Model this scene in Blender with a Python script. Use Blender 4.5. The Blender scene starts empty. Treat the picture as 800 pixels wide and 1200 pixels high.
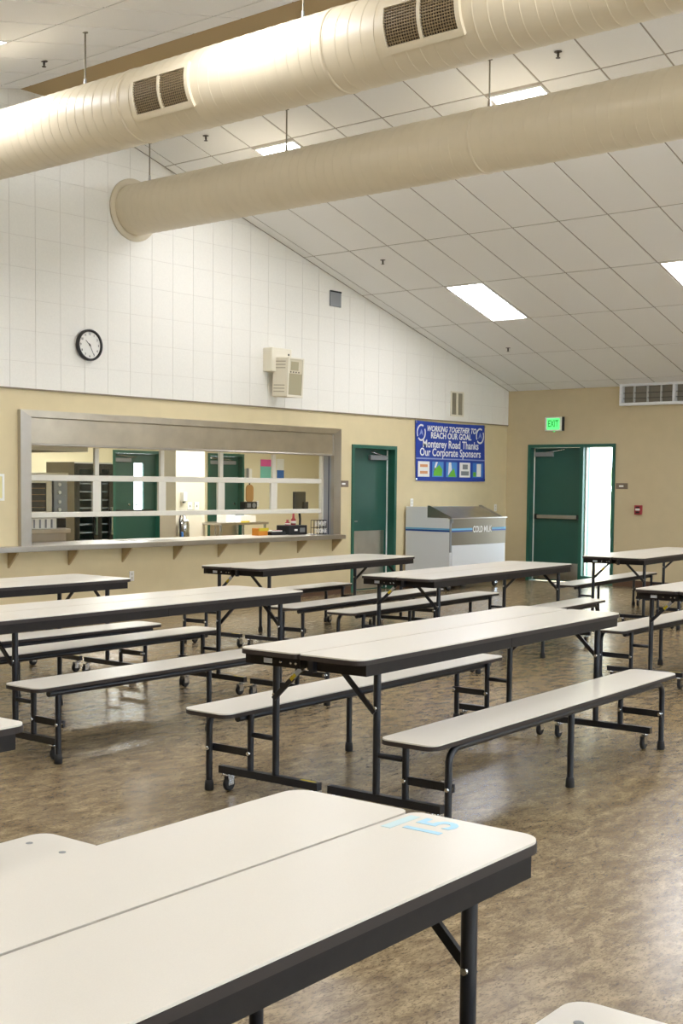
import bpy, math, random
from mathutils import Vector, Matrix
random.seed(7)
S = bpy.context.scene
COL = S.collection
PI = math.pi

# ------------------------------------------------------------------ camera, world, exposure
F_PX, CX, CY = 1485.2557, 400.0, 657.6509
YAW, PITCH, ROLL, EYE = 0.6975, 0.0611, 0.0102, 1.5289
def make_camera():
    ca, sa = math.cos(YAW), math.sin(YAW)
    r0 = Vector((sa, -ca, 0))
    fw = Vector((ca*math.cos(PITCH), sa*math.cos(PITCH), -math.sin(PITCH)))
    u0 = r0.cross(fw)
    r = math.cos(ROLL)*r0 + math.sin(ROLL)*u0
    u = -math.sin(ROLL)*r0 + math.cos(ROLL)*u0
    cam = bpy.data.cameras.new('camera')
    cam.sensor_fit = 'VERTICAL'; cam.sensor_height = 36.0; cam.sensor_width = 24.0
    cam.lens = F_PX/1200*36.0
    cam.shift_y = (CY-600)/1200
    cam.clip_start = 0.02; cam.clip_end = 200
    o = bpy.data.objects.new('camera', cam); COL.objects.link(o)
    m = Matrix(((r.x, u.x, -fw.x, 0), (r.y, u.y, -fw.y, 0), (r.z, u.z, -fw.z, EYE), (0, 0, 0, 1)))
    o.matrix_world = m
    S.camera = o
make_camera()

w = bpy.data.worlds.new('world'); S.world = w; w.use_nodes = True
bg = w.node_tree.nodes['Background']
bg.inputs['Color'].default_value = (0.84, 0.92, 1.0, 1); bg.inputs['Strength'].default_value = 8.5
S.view_settings.view_transform = 'Standard'; S.view_settings.look = 'None'
S.view_settings.gamma = 1.0; S.view_settings.use_curve_mapping = False
S.view_settings.exposure = 0.47
LAMP = 16.0          # strength of the ceiling light diffusers

# ------------------------------------------------------------------ room numbers (metres)
YA, XB = 11.2824, 17.636            # serving wall plane, exit wall plane
XL, YN = -0.77, -5.0                # wall behind-left of the camera, wall behind the camera
ZC, SL = 3.0548, 0.2786             # eave height at the exit wall, ceiling slope
TS = math.tan(SL)
XR0, XR1, ZR = 8.18, 8.69, 5.613    # flat ridge strip
TL = 0.225; SLL = math.atan(TL)     # left slope
ZBAND = 2.505                       # where the white panels begin
def zright(x): return ZC + (XB-x)*TS
def zleft(x): return ZR - (XR0-x)*TL
def zroof(x): return min(ZR, zright(x), zleft(x))

# ------------------------------------------------------------------ materials
def lin(h):
    h = h.lstrip('#'); c = [int(h[i:i+2], 16)/255 for i in (0, 2, 4)]
    return tuple(x/12.92 if x <= 0.04045 else ((x+0.055)/1.055)**2.4 for x in c) + (1,)
MATS = {}
def mat(name, color, rough=0.5, metal=0.0, noise=0.0, nscale=20, bump=0.0, bscale=60, spec=0.5, stretch=None, emit=0.0):
    if name in MATS: return MATS[name]
    m = bpy.data.materials.new(name); m.use_nodes = True
    nt = m.node_tree; b = nt.nodes['Principled BSDF']
    c = lin(color) if isinstance(color, str) else color
    b.inputs['Base Color'].default_value = c
    b.inputs['Roughness'].default_value = rough
    b.inputs['Metallic'].default_value = metal
    b.inputs['Specular IOR Level'].default_value = spec
    tc = nt.nodes.new('ShaderNodeTexCoord'); mp = nt.nodes.new('ShaderNodeMapping')
    nt.links.new(tc.outputs['Object'], mp.inputs['Vector'])
    if stretch: mp.inputs['Scale'].default_value = stretch
    if noise > 0:
        n = nt.nodes.new('ShaderNodeTexNoise'); n.inputs['Scale'].default_value = nscale; n.inputs['Detail'].default_value = 4
        nt.links.new(mp.outputs['Vector'], n.inputs['Vector'])
        mr = nt.nodes.new('ShaderNodeMapRange'); mr.inputs['From Min'].default_value = .3; mr.inputs['From Max'].default_value = .7
        mr.inputs['To Min'].default_value = 1-noise; mr.inputs['To Max'].default_value = 1+noise*.5
        nt.links.new(n.outputs['Fac'], mr.inputs['Value'])
        mx = nt.nodes.new('ShaderNodeVectorMath'); mx.operation = 'SCALE'
        mx.inputs[0].default_value = c[:3]
        nt.links.new(mr.outputs['Result'], mx.inputs['Scale'])
        nt.links.new(mx.outputs['Vector'], b.inputs['Base Color'])
    if bump > 0:
        n2 = nt.nodes.new('ShaderNodeTexNoise'); n2.inputs['Scale'].default_value = bscale; n2.inputs['Detail'].default_value = 3
        nt.links.new(mp.outputs['Vector'], n2.inputs['Vector'])
        bp = nt.nodes.new('ShaderNodeBump'); bp.inputs['Strength'].default_value = bump; bp.inputs['Distance'].default_value = .01
        nt.links.new(n2.outputs['Fac'], bp.inputs['Height']); nt.links.new(bp.outputs['Normal'], b.inputs['Normal'])
    if emit > 0:
        b.inputs['Emission Color'].default_value = c; b.inputs['Emission Strength'].default_value = emit
    MATS[name] = m
    return m
def glass_mat(name, tint='#eef6f2', gloss=0.08):
    m = bpy.data.materials.new(name); m.use_nodes = True; nt = m.node_tree; nt.nodes.clear()
    out = nt.nodes.new('ShaderNodeOutputMaterial'); mix = nt.nodes.new('ShaderNodeMixShader')
    t = nt.nodes.new('ShaderNodeBsdfTransparent'); t.inputs['Color'].default_value = lin(tint)
    g = nt.nodes.new('ShaderNodeBsdfGlossy'); g.inputs['Roughness'].default_value = .03
    mix.inputs[0].default_value = gloss
    nt.links.new(t.outputs[0], mix.inputs[1]); nt.links.new(g.outputs[0], mix.inputs[2]); nt.links.new(mix.outputs[0], out.inputs[0])
    MATS[name] = m; return m
def floor_mat():
    m = bpy.data.materials.new('linoleum'); m.use_nodes = True; nt = m.node_tree; b = nt.nodes['Principled BSDF']
    tc = nt.nodes.new('ShaderNodeTexCoord')
    def noise(scale, stretch, detail, rot=0.05, dist=0.0):
        mp = nt.nodes.new('ShaderNodeMapping'); mp.inputs['Scale'].default_value = stretch; mp.inputs['Rotation'].default_value = (0, 0, rot)
        n = nt.nodes.new('ShaderNodeTexNoise'); n.inputs['Scale'].default_value = scale; n.inputs['Detail'].default_value = detail
        n.inputs['Distortion'].default_value = dist; n.inputs['Roughness'].default_value = .62
        nt.links.new(tc.outputs['Object'], mp.inputs['Vector']); nt.links.new(mp.outputs['Vector'], n.inputs['Vector']); return n
    a = noise(7.5, (1, 2.0, 1), 10, dist=.6)
    r = nt.nodes.new('ShaderNodeValToRGB'); e = r.color_ramp.elements
    e[0].position = .30; e[0].color = lin('#6b5940'); e[1].position = .72; e[1].color = lin('#b09c78')
    x = r.color_ramp.elements.new(.5); x.color = lin('#8f7c5e')
    nt.links.new(a.outputs['Fac'], r.inputs['Fac'])
    f = noise(48, (1, 2.2, 1), 6, dist=1.0)
    r2 = nt.nodes.new('ShaderNodeValToRGB'); e = r2.color_ramp.elements
    e[0].position = .33; e[0].color = lin('#4a3c2a'); e[1].position = .52; e[1].color = (1, 1, 1, 1)
    nt.links.new(f.outputs['Fac'], r2.inputs['Fac'])
    mx = nt.nodes.new('ShaderNodeMix'); mx.data_type = 'RGBA'; mx.blend_type = 'MULTIPLY'; mx.inputs[0].default_value = .75
    nt.links.new(r.outputs['Color'], mx.inputs[6]); nt.links.new(r2.outputs['Color'], mx.inputs[7])
    nt.links.new(mx.outputs[2], b.inputs['Base Color'])
    b.inputs['Roughness'].default_value = .25; b.inputs['Specular IOR Level'].default_value = .5
    return m
M = dict(
    floor=floor_mat(),
    beige=mat('beige_paint', '#dccca2', .6, noise=.03, nscale=6, bump=.06, bscale=90),
    beige_shaded=mat('beige_paint_shaded', '#cbbb97', .6, noise=.03, nscale=6, bump=.06, bscale=90),  # wall beige darkened, the exit wall's weaker light put into the colour
    white=mat('white_paint', '#efece3', .6),
    panel=mat('acoustic_panel', '#f0ede3', .7, noise=.025, nscale=50, bump=.08, bscale=160),
    seam=mat('panel_seam', '#dfdacf', .8),
    tile=mat('ceiling_tile', '#f6f5f2', .85, noise=.06, nscale=140, bump=.25, bscale=260),
    grid=mat('ceiling_grid', '#aaa296', .6),
    duct=mat('duct_paint', '#d9cdb2', .38, noise=.02, nscale=8),
    ductdark=mat('grille_core', '#8d7a58', .5),
    black=mat('grille_dark', '#2a2218', .8),
    base=mat('brown_base', '#5b4331', .6),
    steel=mat('stainless', '#d0cabd', .28, 1.0, noise=.10, nscale=5, bump=.5, bscale=1.6),
    steel2=mat('stainless_side', '#bdb9b2', .32, 1.0, noise=.06, nscale=5, bump=.4, bscale=1.8),
    satin=mat('satin_lining', '#a9acb2', .4, .35),
    alum=mat('cream_aluminium', '#e4e0d2', .4),
    green=mat('green_paint', '#29564a', .42, noise=.04, nscale=5),
    green2=mat('green_frame', '#27604f', .4),
    lam=mat('laminate', '#dfd9cd', .28, noise=.035, nscale=400),
    edge=mat('brown_edge', '#352e2b', .55, spec=.3),
    apron=mat('apron_metal', '#211d1b', .6, noise=.15, nscale=30, spec=.25),
    metal=mat('black_powder_coat', '#191c24', .35),
    rubber=mat('rubber', '#1b1b1d', .7),
    chrome=mat('chrome', '#cfd2d6', .18, 1.0),
    rod=mat('zinc_rod', '#8d8676', .4, .8),
    lamp=mat('lamp_diffuser', '#f8f9ff', .5, emit=LAMP),
    klamp=mat('kitchen_diffuser', '#fffdf6', .5, emit=30.0),
    lampframe=mat('lamp_frame', '#e9e7e0', .5),
    glass=glass_mat('glass', '#fdfffe', .025),
    frost=glass_mat('door_glass', '#fafdff', .04),
    plate=mat('white_plastic', '#f1efe9', .4),
    brown=mat('brown_sign', '#7a6a5a', .5),
    red=mat('red_plastic', '#a33239', .4),
    grey=mat('grey_metal', '#8d9092', .5, .3),
    blue=mat('banner_blue', '#1c3fa6', .55, noise=.08, nscale=9),
    btext=mat('banner_white', '#eef0f4', .6),
    cyan=mat('marker_cyan', '#a9d6ea', .5),
    tape=mat('tape', '#c6dfe2', .3),
    yellow=mat('yellow_sticker', '#d9c431', .5),
    stick=mat('white_sticker', '#d7dde8', .5),
    cooler=mat('cooler_white', '#dfe3e6', .3),
    stripeb=mat('stripe_blue', '#1f4f9c', .4), stripec=mat('stripe_cyan', '#6fb6dc', .4),
    exitg=mat('exit_green', '#62f283', .5, emit=.75),
    exitl=mat('exit_letter', '#1fae4c', .5),
    conc=mat('concrete', '#cfcac0', .8, noise=.1, nscale=3),
    cream=mat('kitchen_cream', '#e9dfbd', .6),
    leaf=mat('leaf', '#6f9a58', .7, noise=.3, nscale=4),
    dark=mat('oven_dark', '#26241f', .25),
    orange=mat('orange_card', '#e9962f', .6), pink=mat('pink_paper', '#e85fa4', .7), teal=mat('teal_paper', '#7fcdc0', .7),
    pblue=mat('blue_paper', '#3f78c8', .7), paper=mat('white_paper', '#f3f2ee', .7), tan=mat('wood_tan', '#b88a4f', .6),
    lime=mat('lime_print', '#6fbf3a', .6), sky=mat('skyblue_print', '#4f8fd6', .6), salmon=mat('orange_print', '#e0a070', .6),
    speaker=mat('speaker_case', '#e6dfca', .5), mesh=mat('speaker_cloth', '#a9a183', .8), slot=mat('speaker_slot', '#b9b09a', .8),
    clockface=mat('clock_face', '#eceae2', .4), clockrim=mat('clock_rim', '#1c1a1a', .35),
)

# ------------------------------------------------------------------ mesh helpers
class MB:
    def __init__(s): s.v = []; s.f = []; s.sm = []
    def quad(s, pts, smooth=False):
        n = len(s.v); s.v += [tuple(p) for p in pts]; s.f.append(tuple(range(n, n+len(pts)))); s.sm.append(smooth); return s
    def box(s, x0, x1, y0, y1, z0, z1):
        n = len(s.v)
        s.v += [(x, y, z) for z in (z0, z1) for x, y in ((x0, y0), (x1, y0), (x1, y1), (x0, y1))]
        for f in ((0, 3, 2, 1), (4, 5, 6, 7), (0, 1, 5, 4), (1, 2, 6, 5), (2, 3, 7, 6), (3, 0, 4, 7)):
            s.f.append(tuple(n+i for i in f)); s.sm.append(False)
        return s
    def prism(s, outline, fn, d0, d1):
        """outline: 2D points; fn(a, b, d) -> 3D; extruded between d0 and d1"""
        k = len(outline); n = len(s.v)
        s.v += [fn(a, b, d0) for a, b in outline] + [fn(a, b, d1) for a, b in outline]
        s.f.append(tuple(range(n+k-1, n-1, -1))); s.f.append(tuple(range(n+k, n+2*k))); s.sm += [False, False]
        for i in range(k):
            j = (i+1) % k
            s.f.append((n+i, n+j, n+k+j, n+k+i)); s.sm.append(False)
        return s
    def tube(s, pts, r, n=12, caps=True, r1=None):
        pts = [Vector(p) for p in pts]; rings = []
        prev = None
        for i, p in enumerate(pts):
            if i == 0: t = pts[1]-p
            elif i == len(pts)-1: t = p-pts[i-1]
            else: t = (pts[i+1]-p).normalized()+(p-pts[i-1]).normalized()
            t.normalize()
            if prev is None:
                a = Vector((0, 0, 1)) if abs(t.z) < .9 else Vector((1, 0, 0))
                u = t.cross(a).normalized()
            else:
                u = (prev-t*prev.dot(t)).normalized()
            prev = u; vv = t.cross(u)
            rr = r if r1 is None else r+(r1-r)*i/(len(pts)-1)
            b = len(s.v)
            s.v += [tuple(p+u*rr*math.cos(2*PI*k/n)+vv*rr*math.sin(2*PI*k/n)) for k in range(n)]
            rings.append(b)
        for a, b in zip(rings, rings[1:]):
            for k in range(n):
                s.f.append((a+k, a+(k+1) % n, b+(k+1) % n, b+k)); s.sm.append(True)
        if caps:
            for b, rev in ((rings[0], True), (rings[-1], False)):
                c = len(s.v); s.v += [s.v[b+k] for k in range(n)]
                idx = list(range(c, c+n)); s.f.append(tuple(idx[::-1] if rev else idx)); s.sm.append(False)
        return s
    def lathe(s, prof, c=(0, 0, 0), n=24, axis='z'):
        rings = []
        for r, h in prof:
            b = len(s.v)
            for k in range(n):
                a = 2*PI*k/n; x, y = r*math.cos(a), r*math.sin(a)
                p = (x, y, h) if axis == 'z' else ((x, h, y) if axis == 'y' else (h, x, y))
                s.v.append((p[0]+c[0], p[1]+c[1], p[2]+c[2]))
            rings.append(b)
        for a, b in zip(rings, rings[1:]):
            for k in range(n):
                s.f.append((a+k, a+(k+1) % n, b+(k+1) % n, b+k)); s.sm.append(True)
        s.f.append(tuple(range(rings[0]+n-1, rings[0]-1, -1))); s.f.append(tuple(range(rings[-1], rings[-1]+n))); s.sm += [False, False]
        return s
    def mesh(s, name, m):
        me = bpy.data.meshes.new(name); me.from_pydata(s.v, [], s.f)
        me.polygons.foreach_set('use_smooth', s.sm)
        ms = m if isinstance(m, (list, tuple)) else [m]
        for x in ms: me.materials.append(x)
        me.update(); return me
    def build(s, name, m, parent=None, **k):
        o = bpy.data.objects.new(name, s.mesh(name, m)); COL.objects.link(o)
        if parent is not None: o.parent = parent
        props(o, **k); return o
def props(o, label=None, cat=None, group=None, kind=None):
    if label: o['label'] = label
    if cat: o['category'] = cat
    if group: o['group'] = group
    if kind: o['kind'] = kind
def thing(name, label, cat, loc=(0, 0, 0), rot=(0, 0, 0), group=None, kind=None):
    o = bpy.data.objects.new(name, None); COL.objects.link(o); o.location = loc; o.rotation_euler = rot
    o.empty_display_size = .1
    props(o, label, cat, group, kind); return o
def inst(name, me, parent, loc=(0, 0, 0), rot=(0, 0, 0)):
    o = bpy.data.objects.new(name, me); COL.objects.link(o)
    if parent is not None: o.parent = parent
    o.location = loc; o.rotation_euler = rot; return o
def copy_tree(o, parent=None):
    c = o.copy(); COL.objects.link(c); c.parent = parent
    for ch in o.children: copy_tree(ch, c)
    return c
def box(name, x0, x1, y0, y1, z0, z1, m, parent=None, **k):
    return MB().box(x0, x1, y0, y1, z0, z1).build(name, m, parent, **k)
def bevel(o, wdt=.004, seg=2):
    md = o.modifiers.new('bevel', 'BEVEL'); md.width = wdt; md.segments = seg; md.limit_method = 'ANGLE'; return o
def text(name, s, size, loc, rot, m, parent, ext=.001, bold=0.0, shear=0.0, sx=1.0):
    cu = bpy.data.curves.new('t', 'FONT'); cu.body = s; cu.size = size; cu.extrude = ext; cu.align_x = 'CENTER'; cu.align_y = 'CENTER'
    cu.offset = bold; cu.shear = shear; cu.resolution_u = 3
    t = bpy.data.objects.new('t', cu); me = bpy.data.meshes.new_from_object(t)
    bpy.data.objects.remove(t); me.materials.clear(); me.materials.append(m)
    o = inst(name, me, parent, loc, rot); o.scale = (sx, 1, 1); return o
WALLROT = (PI/2, 0, 0); EXITROT = (PI/2, 0, -PI/2)
def round_rect(x0, x1, y0, y1, r, n=6):
    p = []
    rr = r if isinstance(r, (list, tuple)) else [r]*4
    for (cx, cy, a0), q in zip(((x1, y1, 0), (x0, y1, 90), (x0, y0, 180), (x1, y0, 270)), rr):
        sx = -1 if cx == x1 else 1; sy = -1 if cy == y1 else 1
        for k in range(n+1):
            a = math.radians(a0+90*k/n); p.append((cx+sx*q+q*math.cos(a), cy+sy*q+q*math.sin(a)))
    return p
FLAT = lambda a, b, d: (a, b, d)
def clip(poly, f):
    """keep f(p) <= 0, f linear"""
    out = []
    for i, p in enumerate(poly):
        q = poly[(i+1) % len(poly)]; fp, fq = f(p), f(q)
        if fp <= 0: out.append(p)
        if (fp < 0 < fq) or (fq < 0 < fp):
            t = fp/(fp-fq); out.append((p[0]+t*(q[0]-p[0]), p[1]+t*(q[1]-p[1])))
    return out

# ================================================================== THE SETTING
OPX0, OPX1, OPZ0, OPZ1 = 8.24, 13.22, 0.774, 1.93      # serving opening
DAX0, DAX1, DAZ = 13.66, 14.675, 2.078                # door in the serving wall (outer frame)
DBY0, DBY1, DBZ = 9.318, 10.872, 2.185                # exit door + sidelight (outer frame)
KY, KX0, KX1, KZ = 17.3, 6.5, 21.0, 2.62              # kitchen
box('floor', XL-.2, KX1+.2, YN-.2, KY+.2, -.1, 0, M['floor'], kind='structure')

# serving wall: tan below, white backing above
wa = MB(); T = .2
for x0, x1, z0, z1 in ((XL-.2, OPX0, 0, ZBAND), (OPX0, OPX1, 0, OPZ0), (OPX0, OPX1, OPZ1, ZBAND), (OPX1, DAX0+.03, 0, ZBAND), (DAX0+.03, DAX1-.03, DAZ-.03, ZBAND), (DAX1-.03, XB+.2, 0, ZBAND)):
    wa.box(x0, x1, YA, YA+T, z0, z1)
wall_far = wa.build('wall_far', M['beige'], kind='structure')
def wallpoly(a, b, d): return (a, d, b)
up = MB()
up.prism([(XL-.2, ZBAND), (XB+.2, ZBAND), (XB+.2, zright(XB+.2)+.05), (XR1, ZR+.05), (XR0, ZR+.05), (XL-.2, zleft(XL-.2)+.05)], wallpoly, YA+T, YA-.012)
upper = up.build('upper_wall_backing', M['seam'], wall_far)
# white acoustic panels, one by one
PX, PZ, PS = 8.007, 4.748, .3272
xs = [PX+PS*k for k in range(-4, 31)]; zs = [ZBAND] + [PZ+PS*k for k in range(-6, 4)]
for i in range(len(xs)-1):
    for j in range(len(zs)-1):
        g = .0018
        x0, x1, z0, z1 = xs[i]+g, min(xs[i+1]-g, XB-.001), zs[j]+g, zs[j+1]-g
        if x0 >= XB: continue
        p = [(x0, z0), (x1, z0), (x1, z1), (x0, z1)]
        p = clip(p, lambda q: q[1]-(zright(q[0])-.006)); p = clip(p, lambda q: q[1]-(ZR-.006)) if p else p
        p = clip(p, lambda q: q[1]-(zleft(q[0])-.006)) if p else p
        if len(p) < 3: continue
        MB().prism(p, wallpoly, YA-.013, YA-.0165).build('acoustic_panel', M['panel'], wall_far)
p0 = MB(); x1 = xs[0]-.002
p0.prism([(XL, ZBAND), (x1, ZBAND), (x1, zleft(x1)-.006), (XL, zleft(XL)-.006)], wallpoly, YA-.013, YA-.0165)
p0.build('plain_upper_panel', M['panel'], wall_far)
box('panel_shade_strip_1', XL, XB-.001, YA-.024, YA-.0005, ZBAND-.014, ZBAND+.001, mat('panel_edge_shade', '#8a7d66', .6), kind='structure')  # dark strip coloured in for the shadow line under the white panels

# exit wall
wb = MB()
for y0, y1, z0, z1 in ((YN-.2, DBY0+.03, 0, ZC), (DBY0+.03, DBY1-.03, DBZ-.03, ZC), (DBY1-.03, YA, 0, ZC)):
    wb.box(XB, XB+T, y0, y1, z0, z1)
wb.build('wall_right', M['beige_shaded'], kind='structure')
box('wall_left', XL-.2, XL, YN-.2, YA+.2, 0, zleft(XL)+.05, M['beige_shaded'], kind='structure')
FILL_WINX = [(.2+3.4*k, 2.9+3.4*k) for k in range(5)]; WZ0, WZ1 = .85, 2.55  # unseen windows, added to let in daylight for the ceiling and table tops
nw = MB().prism([(XL-.2, WZ1), (XB+.2, WZ1), (XB+.2, zright(XB)), (XR1, ZR), (XR0, ZR), (XL-.2, zleft(XL))], wallpoly, YN-.2, YN)
nw.box(XL-.2, XB+.2, YN-.2, YN, 0, WZ0)
ed = [XL-.2] + [v for ab in FILL_WINX for v in ab] + [XB+.2]
for k in range(0, len(ed), 2): nw.box(ed[k], ed[k+1], YN-.2, YN, WZ0, WZ1)
nw.build('wall_near', M['beige_shaded'], kind='structure')
for k, (a, b) in enumerate(FILL_WINX):
    wn = thing('window_%d' % (k+2), 'unseen window added behind the camera to brighten the room', None, kind='structure')
    fr = MB().box(a, b, YN-.12, YN-.05, WZ0, WZ0+.06).box(a, b, YN-.12, YN-.05, WZ1-.06, WZ1)
    for x in (a, (a+b)/2-.03, b-.06): fr.box(x, x+.06, YN-.12, YN-.05, WZ0+.06, WZ1-.06)
    fr.build('window_frame', M['alum'], wn)
    for u, v in ((a+.06, (a+b)/2-.03), ((a+b)/2+.03, b-.06)): box('glass_pane', u, v, YN-.09, YN-.084, WZ0+.06, WZ1-.06, M['frost'], wn)
bb = MB()
for x0, x1 in ((XL, DAX0), (DAX1, XB)): bb.box(x0, x1, YA-.012, YA-.0005, 0, .10)
bb.build('baseboard_far', M['base'], kind='structure')
bb = MB()
for y0, y1 in ((YN, DBY0), (DBY1, YA-.013)): bb.box(XB-.012, XB-.0005, y0, y1, 0, .10)
bb.build('baseboard_right', M['base'], kind='structure')

# ceiling: slabs, ridge strip, tiles
def slope_frame(right):
    return (lambda x: zright(x)) if right else (lambda x: zleft(x))
cr = MB().prism([(XR1, zright(XR1)), (XB+.2, zright(XB+.2)), (XB+.2, zright(XB+.2)+.12), (XR1, zright(XR1)+.12)], wallpoly, YN-.2, YA+.2)
ceil_r = cr.build('ceiling', M['grid'], kind='structure')
cl = MB().prism([(XL-.2, zleft(XL-.2)), (XR0, zleft(XR0)), (XR0, zleft(XR0)+.12), (XL-.2, zleft(XL-.2)+.12)], wallpoly, YN-.2, YA+.2)
cl.build('left_slope', M['grid'], ceil_r)
box('ridge_strip', XR0-.02, XR1+.02, YN-.2, YA, ZR-.012, ZR+.1, mat('ridge_tan', '#b39a6b', .6), ceil_r)
DX = 1.2192*math.cos(SL); DXL = 1.2192*math.cos(SLL); GY = .6096; Y0 = 9.868
RX0 = 13.8196
DXU = 1.222
LIGHT_R = [(RX0-3*DXU, RX0-2*DXU), (RX0, RX0+DX)]
LX0 = 6.62
LIGHT_L = [(LX0-DXL, LX0), (LX0-4*DXL, LX0-3*DXL)]
LIGHT_Y = [Y0-GY-3.048*k for k in range(5)]       # lower Y of each light
GAP = .011
tile_cache = {}
def put_tile(x0, x1, y0, y1, right, parent):
    sl = SL if right else -SLL; zf = zright if right else zleft
    ln = (x1-x0)/math.cos(sl); wd = y1-y0
    key = (round(ln, 3), round(wd, 3))
    if key not in tile_cache:
        a, b = ln/2-GAP, wd/2-GAP
        tile_cache[key] = MB().box(-a, a, -b, b, -.007, .002).mesh('ceiling_tile', M['tile'])
    xm = (x0+x1)/2
    inst('ceiling_tile', tile_cache[key], parent, (xm, (y0+y1)/2, zf(xm)), (0, sl, 0))
ys = [YA-.03] + [Y0+GY*2-GY*k for k in range(0, 16)]
def is_light(x0, y0, rows): return any(abs(x0-a) < .05 for a, b in rows) and any(abs(y0-q) < .05 for q in LIGHT_Y)
rx = [XR1+.02] + [RX0+(DX if k > 0 else DXU)*k for k in range(-4, 4)] + [XB]
for i in range(len(rx)-1):
    for j in range(len(ys)-1):
        if is_light(rx[i], ys[j+1], LIGHT_R): continue
        put_tile(rx[i], rx[i+1], ys[j+1], ys[j], True, ceil_r)
lxs = [LX0-2*DXL, LX0-DXL, LX0, LX0+DXL, XR0-.02]
for i in range(len(lxs)-1):
    for j in range(11):
        if is_light(lxs[i], ys[j+1], LIGHT_L): continue
        put_tile(lxs[i], lxs[i+1], ys[j+1], ys[j], False, ceil_r)
# the tiles beyond what the picture shows stay one sheet each
def sheet(x0, x1, y0, y1, right):
    zf = zright if right else zleft
    MB().prism([(x0, zf(x0)-.006), (x1, zf(x1)-.006), (x1, zf(x1)-.001), (x0, zf(x0)-.001)], wallpoly, y0, y1).build('ceiling_sheet', M['tile'], ceil_r)
sheet(XR1+.02, XB, YN, ys[-1]-.01, True)
sheet(lxs[0], XR0-.02, YN, ys[11]-.01, False)
sheet(XL, lxs[0]-.01, YN, YA-.03, False)

# ------------------------------------------------------------------ recessed ceiling lights
def troffer(xa, xb, y0, right, label):
    sl = SL if right else -SLL; zf = zright if right else zleft
    xm = (xa+xb)/2
    t = thing('ceiling_light', label, 'ceiling light', (xm, y0+GY/2, zf(xm)), (0, sl, 0), 'recessed ceiling light panels')
    a, b = 1.2192/2-GAP, GY/2-GAP; f = .022
    m = MB()
    for q in ((-a, a, -b, -b+f), (-a, a, b-f, b), (-a, -a+f, -b+f, b-f), (a-f, a, -b+f, b-f)): m.box(*q, -.012, -.003)
    m.build('frame', M['lampframe'], t)
    box('diffuser', -a+f, a-f, -b+f, b-f, -.009, -.005, M['lamp'], t)
lab = {(1, 1, 0): 'lit ceiling light panel nearest the corner of the two walls',
       (1, 1, 1): 'lit ceiling light panel cut by the right edge, above the wall vent',
       (1, 0, 0): 'lit ceiling light panel half hidden by the small duct, over the serving window side',
       (1, 0, 1): 'lit ceiling light panel between the two ducts, nearer the top right corner',
       (0, 0, 0): 'lit ceiling light panel at the top left edge, left of the big duct'}
for right, rows in ((1, LIGHT_R), (0, LIGHT_L)):
    for i, (a, b) in enumerate(rows):
        for j, y in enumerate(LIGHT_Y):
            troffer(a, b, y, right, lab.get((right, i, j), 'lit ceiling light panel of the same rows, outside the picture'))

# ================================================================== SERVING WINDOW (window_1) and counter
win = thing('window_1', 'serving window with stainless surround and raised glazed sectional shutter', None, (0, 0, 0), kind='structure')
FY = YA-.055; IY = YA+.21
OX0, OX1, OZ1 = 8.11, 13.37, 2.278
m = MB()
m.prism([(OX0, .81), (OX0+.135, .81), (OX0+.135, OZ1-.075), (OX0, OZ1)], wallpoly, YA+.0, FY); m.build('jamb_casing', M['steel2'], win)
m = MB()
m.prism([(OX1-.15, .81), (OX1, .81), (OX1, OZ1), (OX1-.15, OZ1-.075)], wallpoly, YA+.0, FY); m.build('jamb_casing', M['steel2'], win)
m = MB(); m.prism([(OX0, OZ1), (OX0+.135, OZ1-.075), (OX1-.15, OZ1-.075), (OX1, OZ1)], wallpoly, YA, FY); m.build('head_casing', M['steel'], win)
bevel(box('shutter_hood', OX0+.135, OX1-.15, YA-.03, YA+.001, 1.925, OZ1-.078, M['steel'], win), .006)
bevel(box('hood_lip', OX0+.135, OX1-.15, YA-.045, YA+.02, 1.905, 1.924, M['steel2'], win), .004)
box('jamb_lining', OPX1-.001, OPX1+.012, YA-.0005, IY, .833, 1.93, M['satin'], win)
box('jamb_lining', OPX0-.012, OPX0, YA+.002, IY, .83, 1.93, M['steel2'], win)
box('guide_track', OPX1-.006, OPX1-.002, YA+.03, YA+.042, .833, 1.905, mat('track_navy', '#27304a', .5), win)
box('guide_track', OPX1-.03, OPX1-.002, YA+.13, YA+.19, .833, 1.905, M['alum'], win)
box('guide_track', OPX0+.002, OPX0+.055, YA+.13, YA+.19, .833, 1.905, M['alum'], win)
GX0, GX1 = OPX0+.06, OPX1-.035
GYa, GYb = YA+.135, YA+.175
z1a, z1b, z2a, z2b = 1.527, 1.593, 1.124, 1.182
bevel(box('shutter_rail', GX0, GX1, GYa, GYb, z1a, z1b, M['alum'], win), .006)
bevel(box('shutter_rail', GX0, GX1, GYa, GYb, z2a, z2b, M['alum'], win), .006)
mull = [9.285, 10.275, 11.265, 12.235]
cells = [GX0] + mull + [GX1]
for k, x in enumerate(mull):
    bevel(box('shutter_mullion', x-.058, x+.058, GYa+.002, GYb-.002, z2b, z1a, M['alum'], win), .005)
    bevel(box('shutter_mullion', x-.03, x+.03, GYa+.002, GYb-.002, z1b, 1.905, M['alum'], win), .005)
for k in range(5):
    box('glass_pane', cells[k]+(.058 if k else 0), cells[k+1]-(.058 if k < 4 else 0), GYa+.017, GYa+.023, z2b, z1a, M['glass'], win)
    box('glass_pane', cells[k]+(.03 if k else 0), cells[k+1]-(.03 if k < 4 else 0), GYa+.017, GYa+.023, z1b, 1.905, M['glass'], win)

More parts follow.
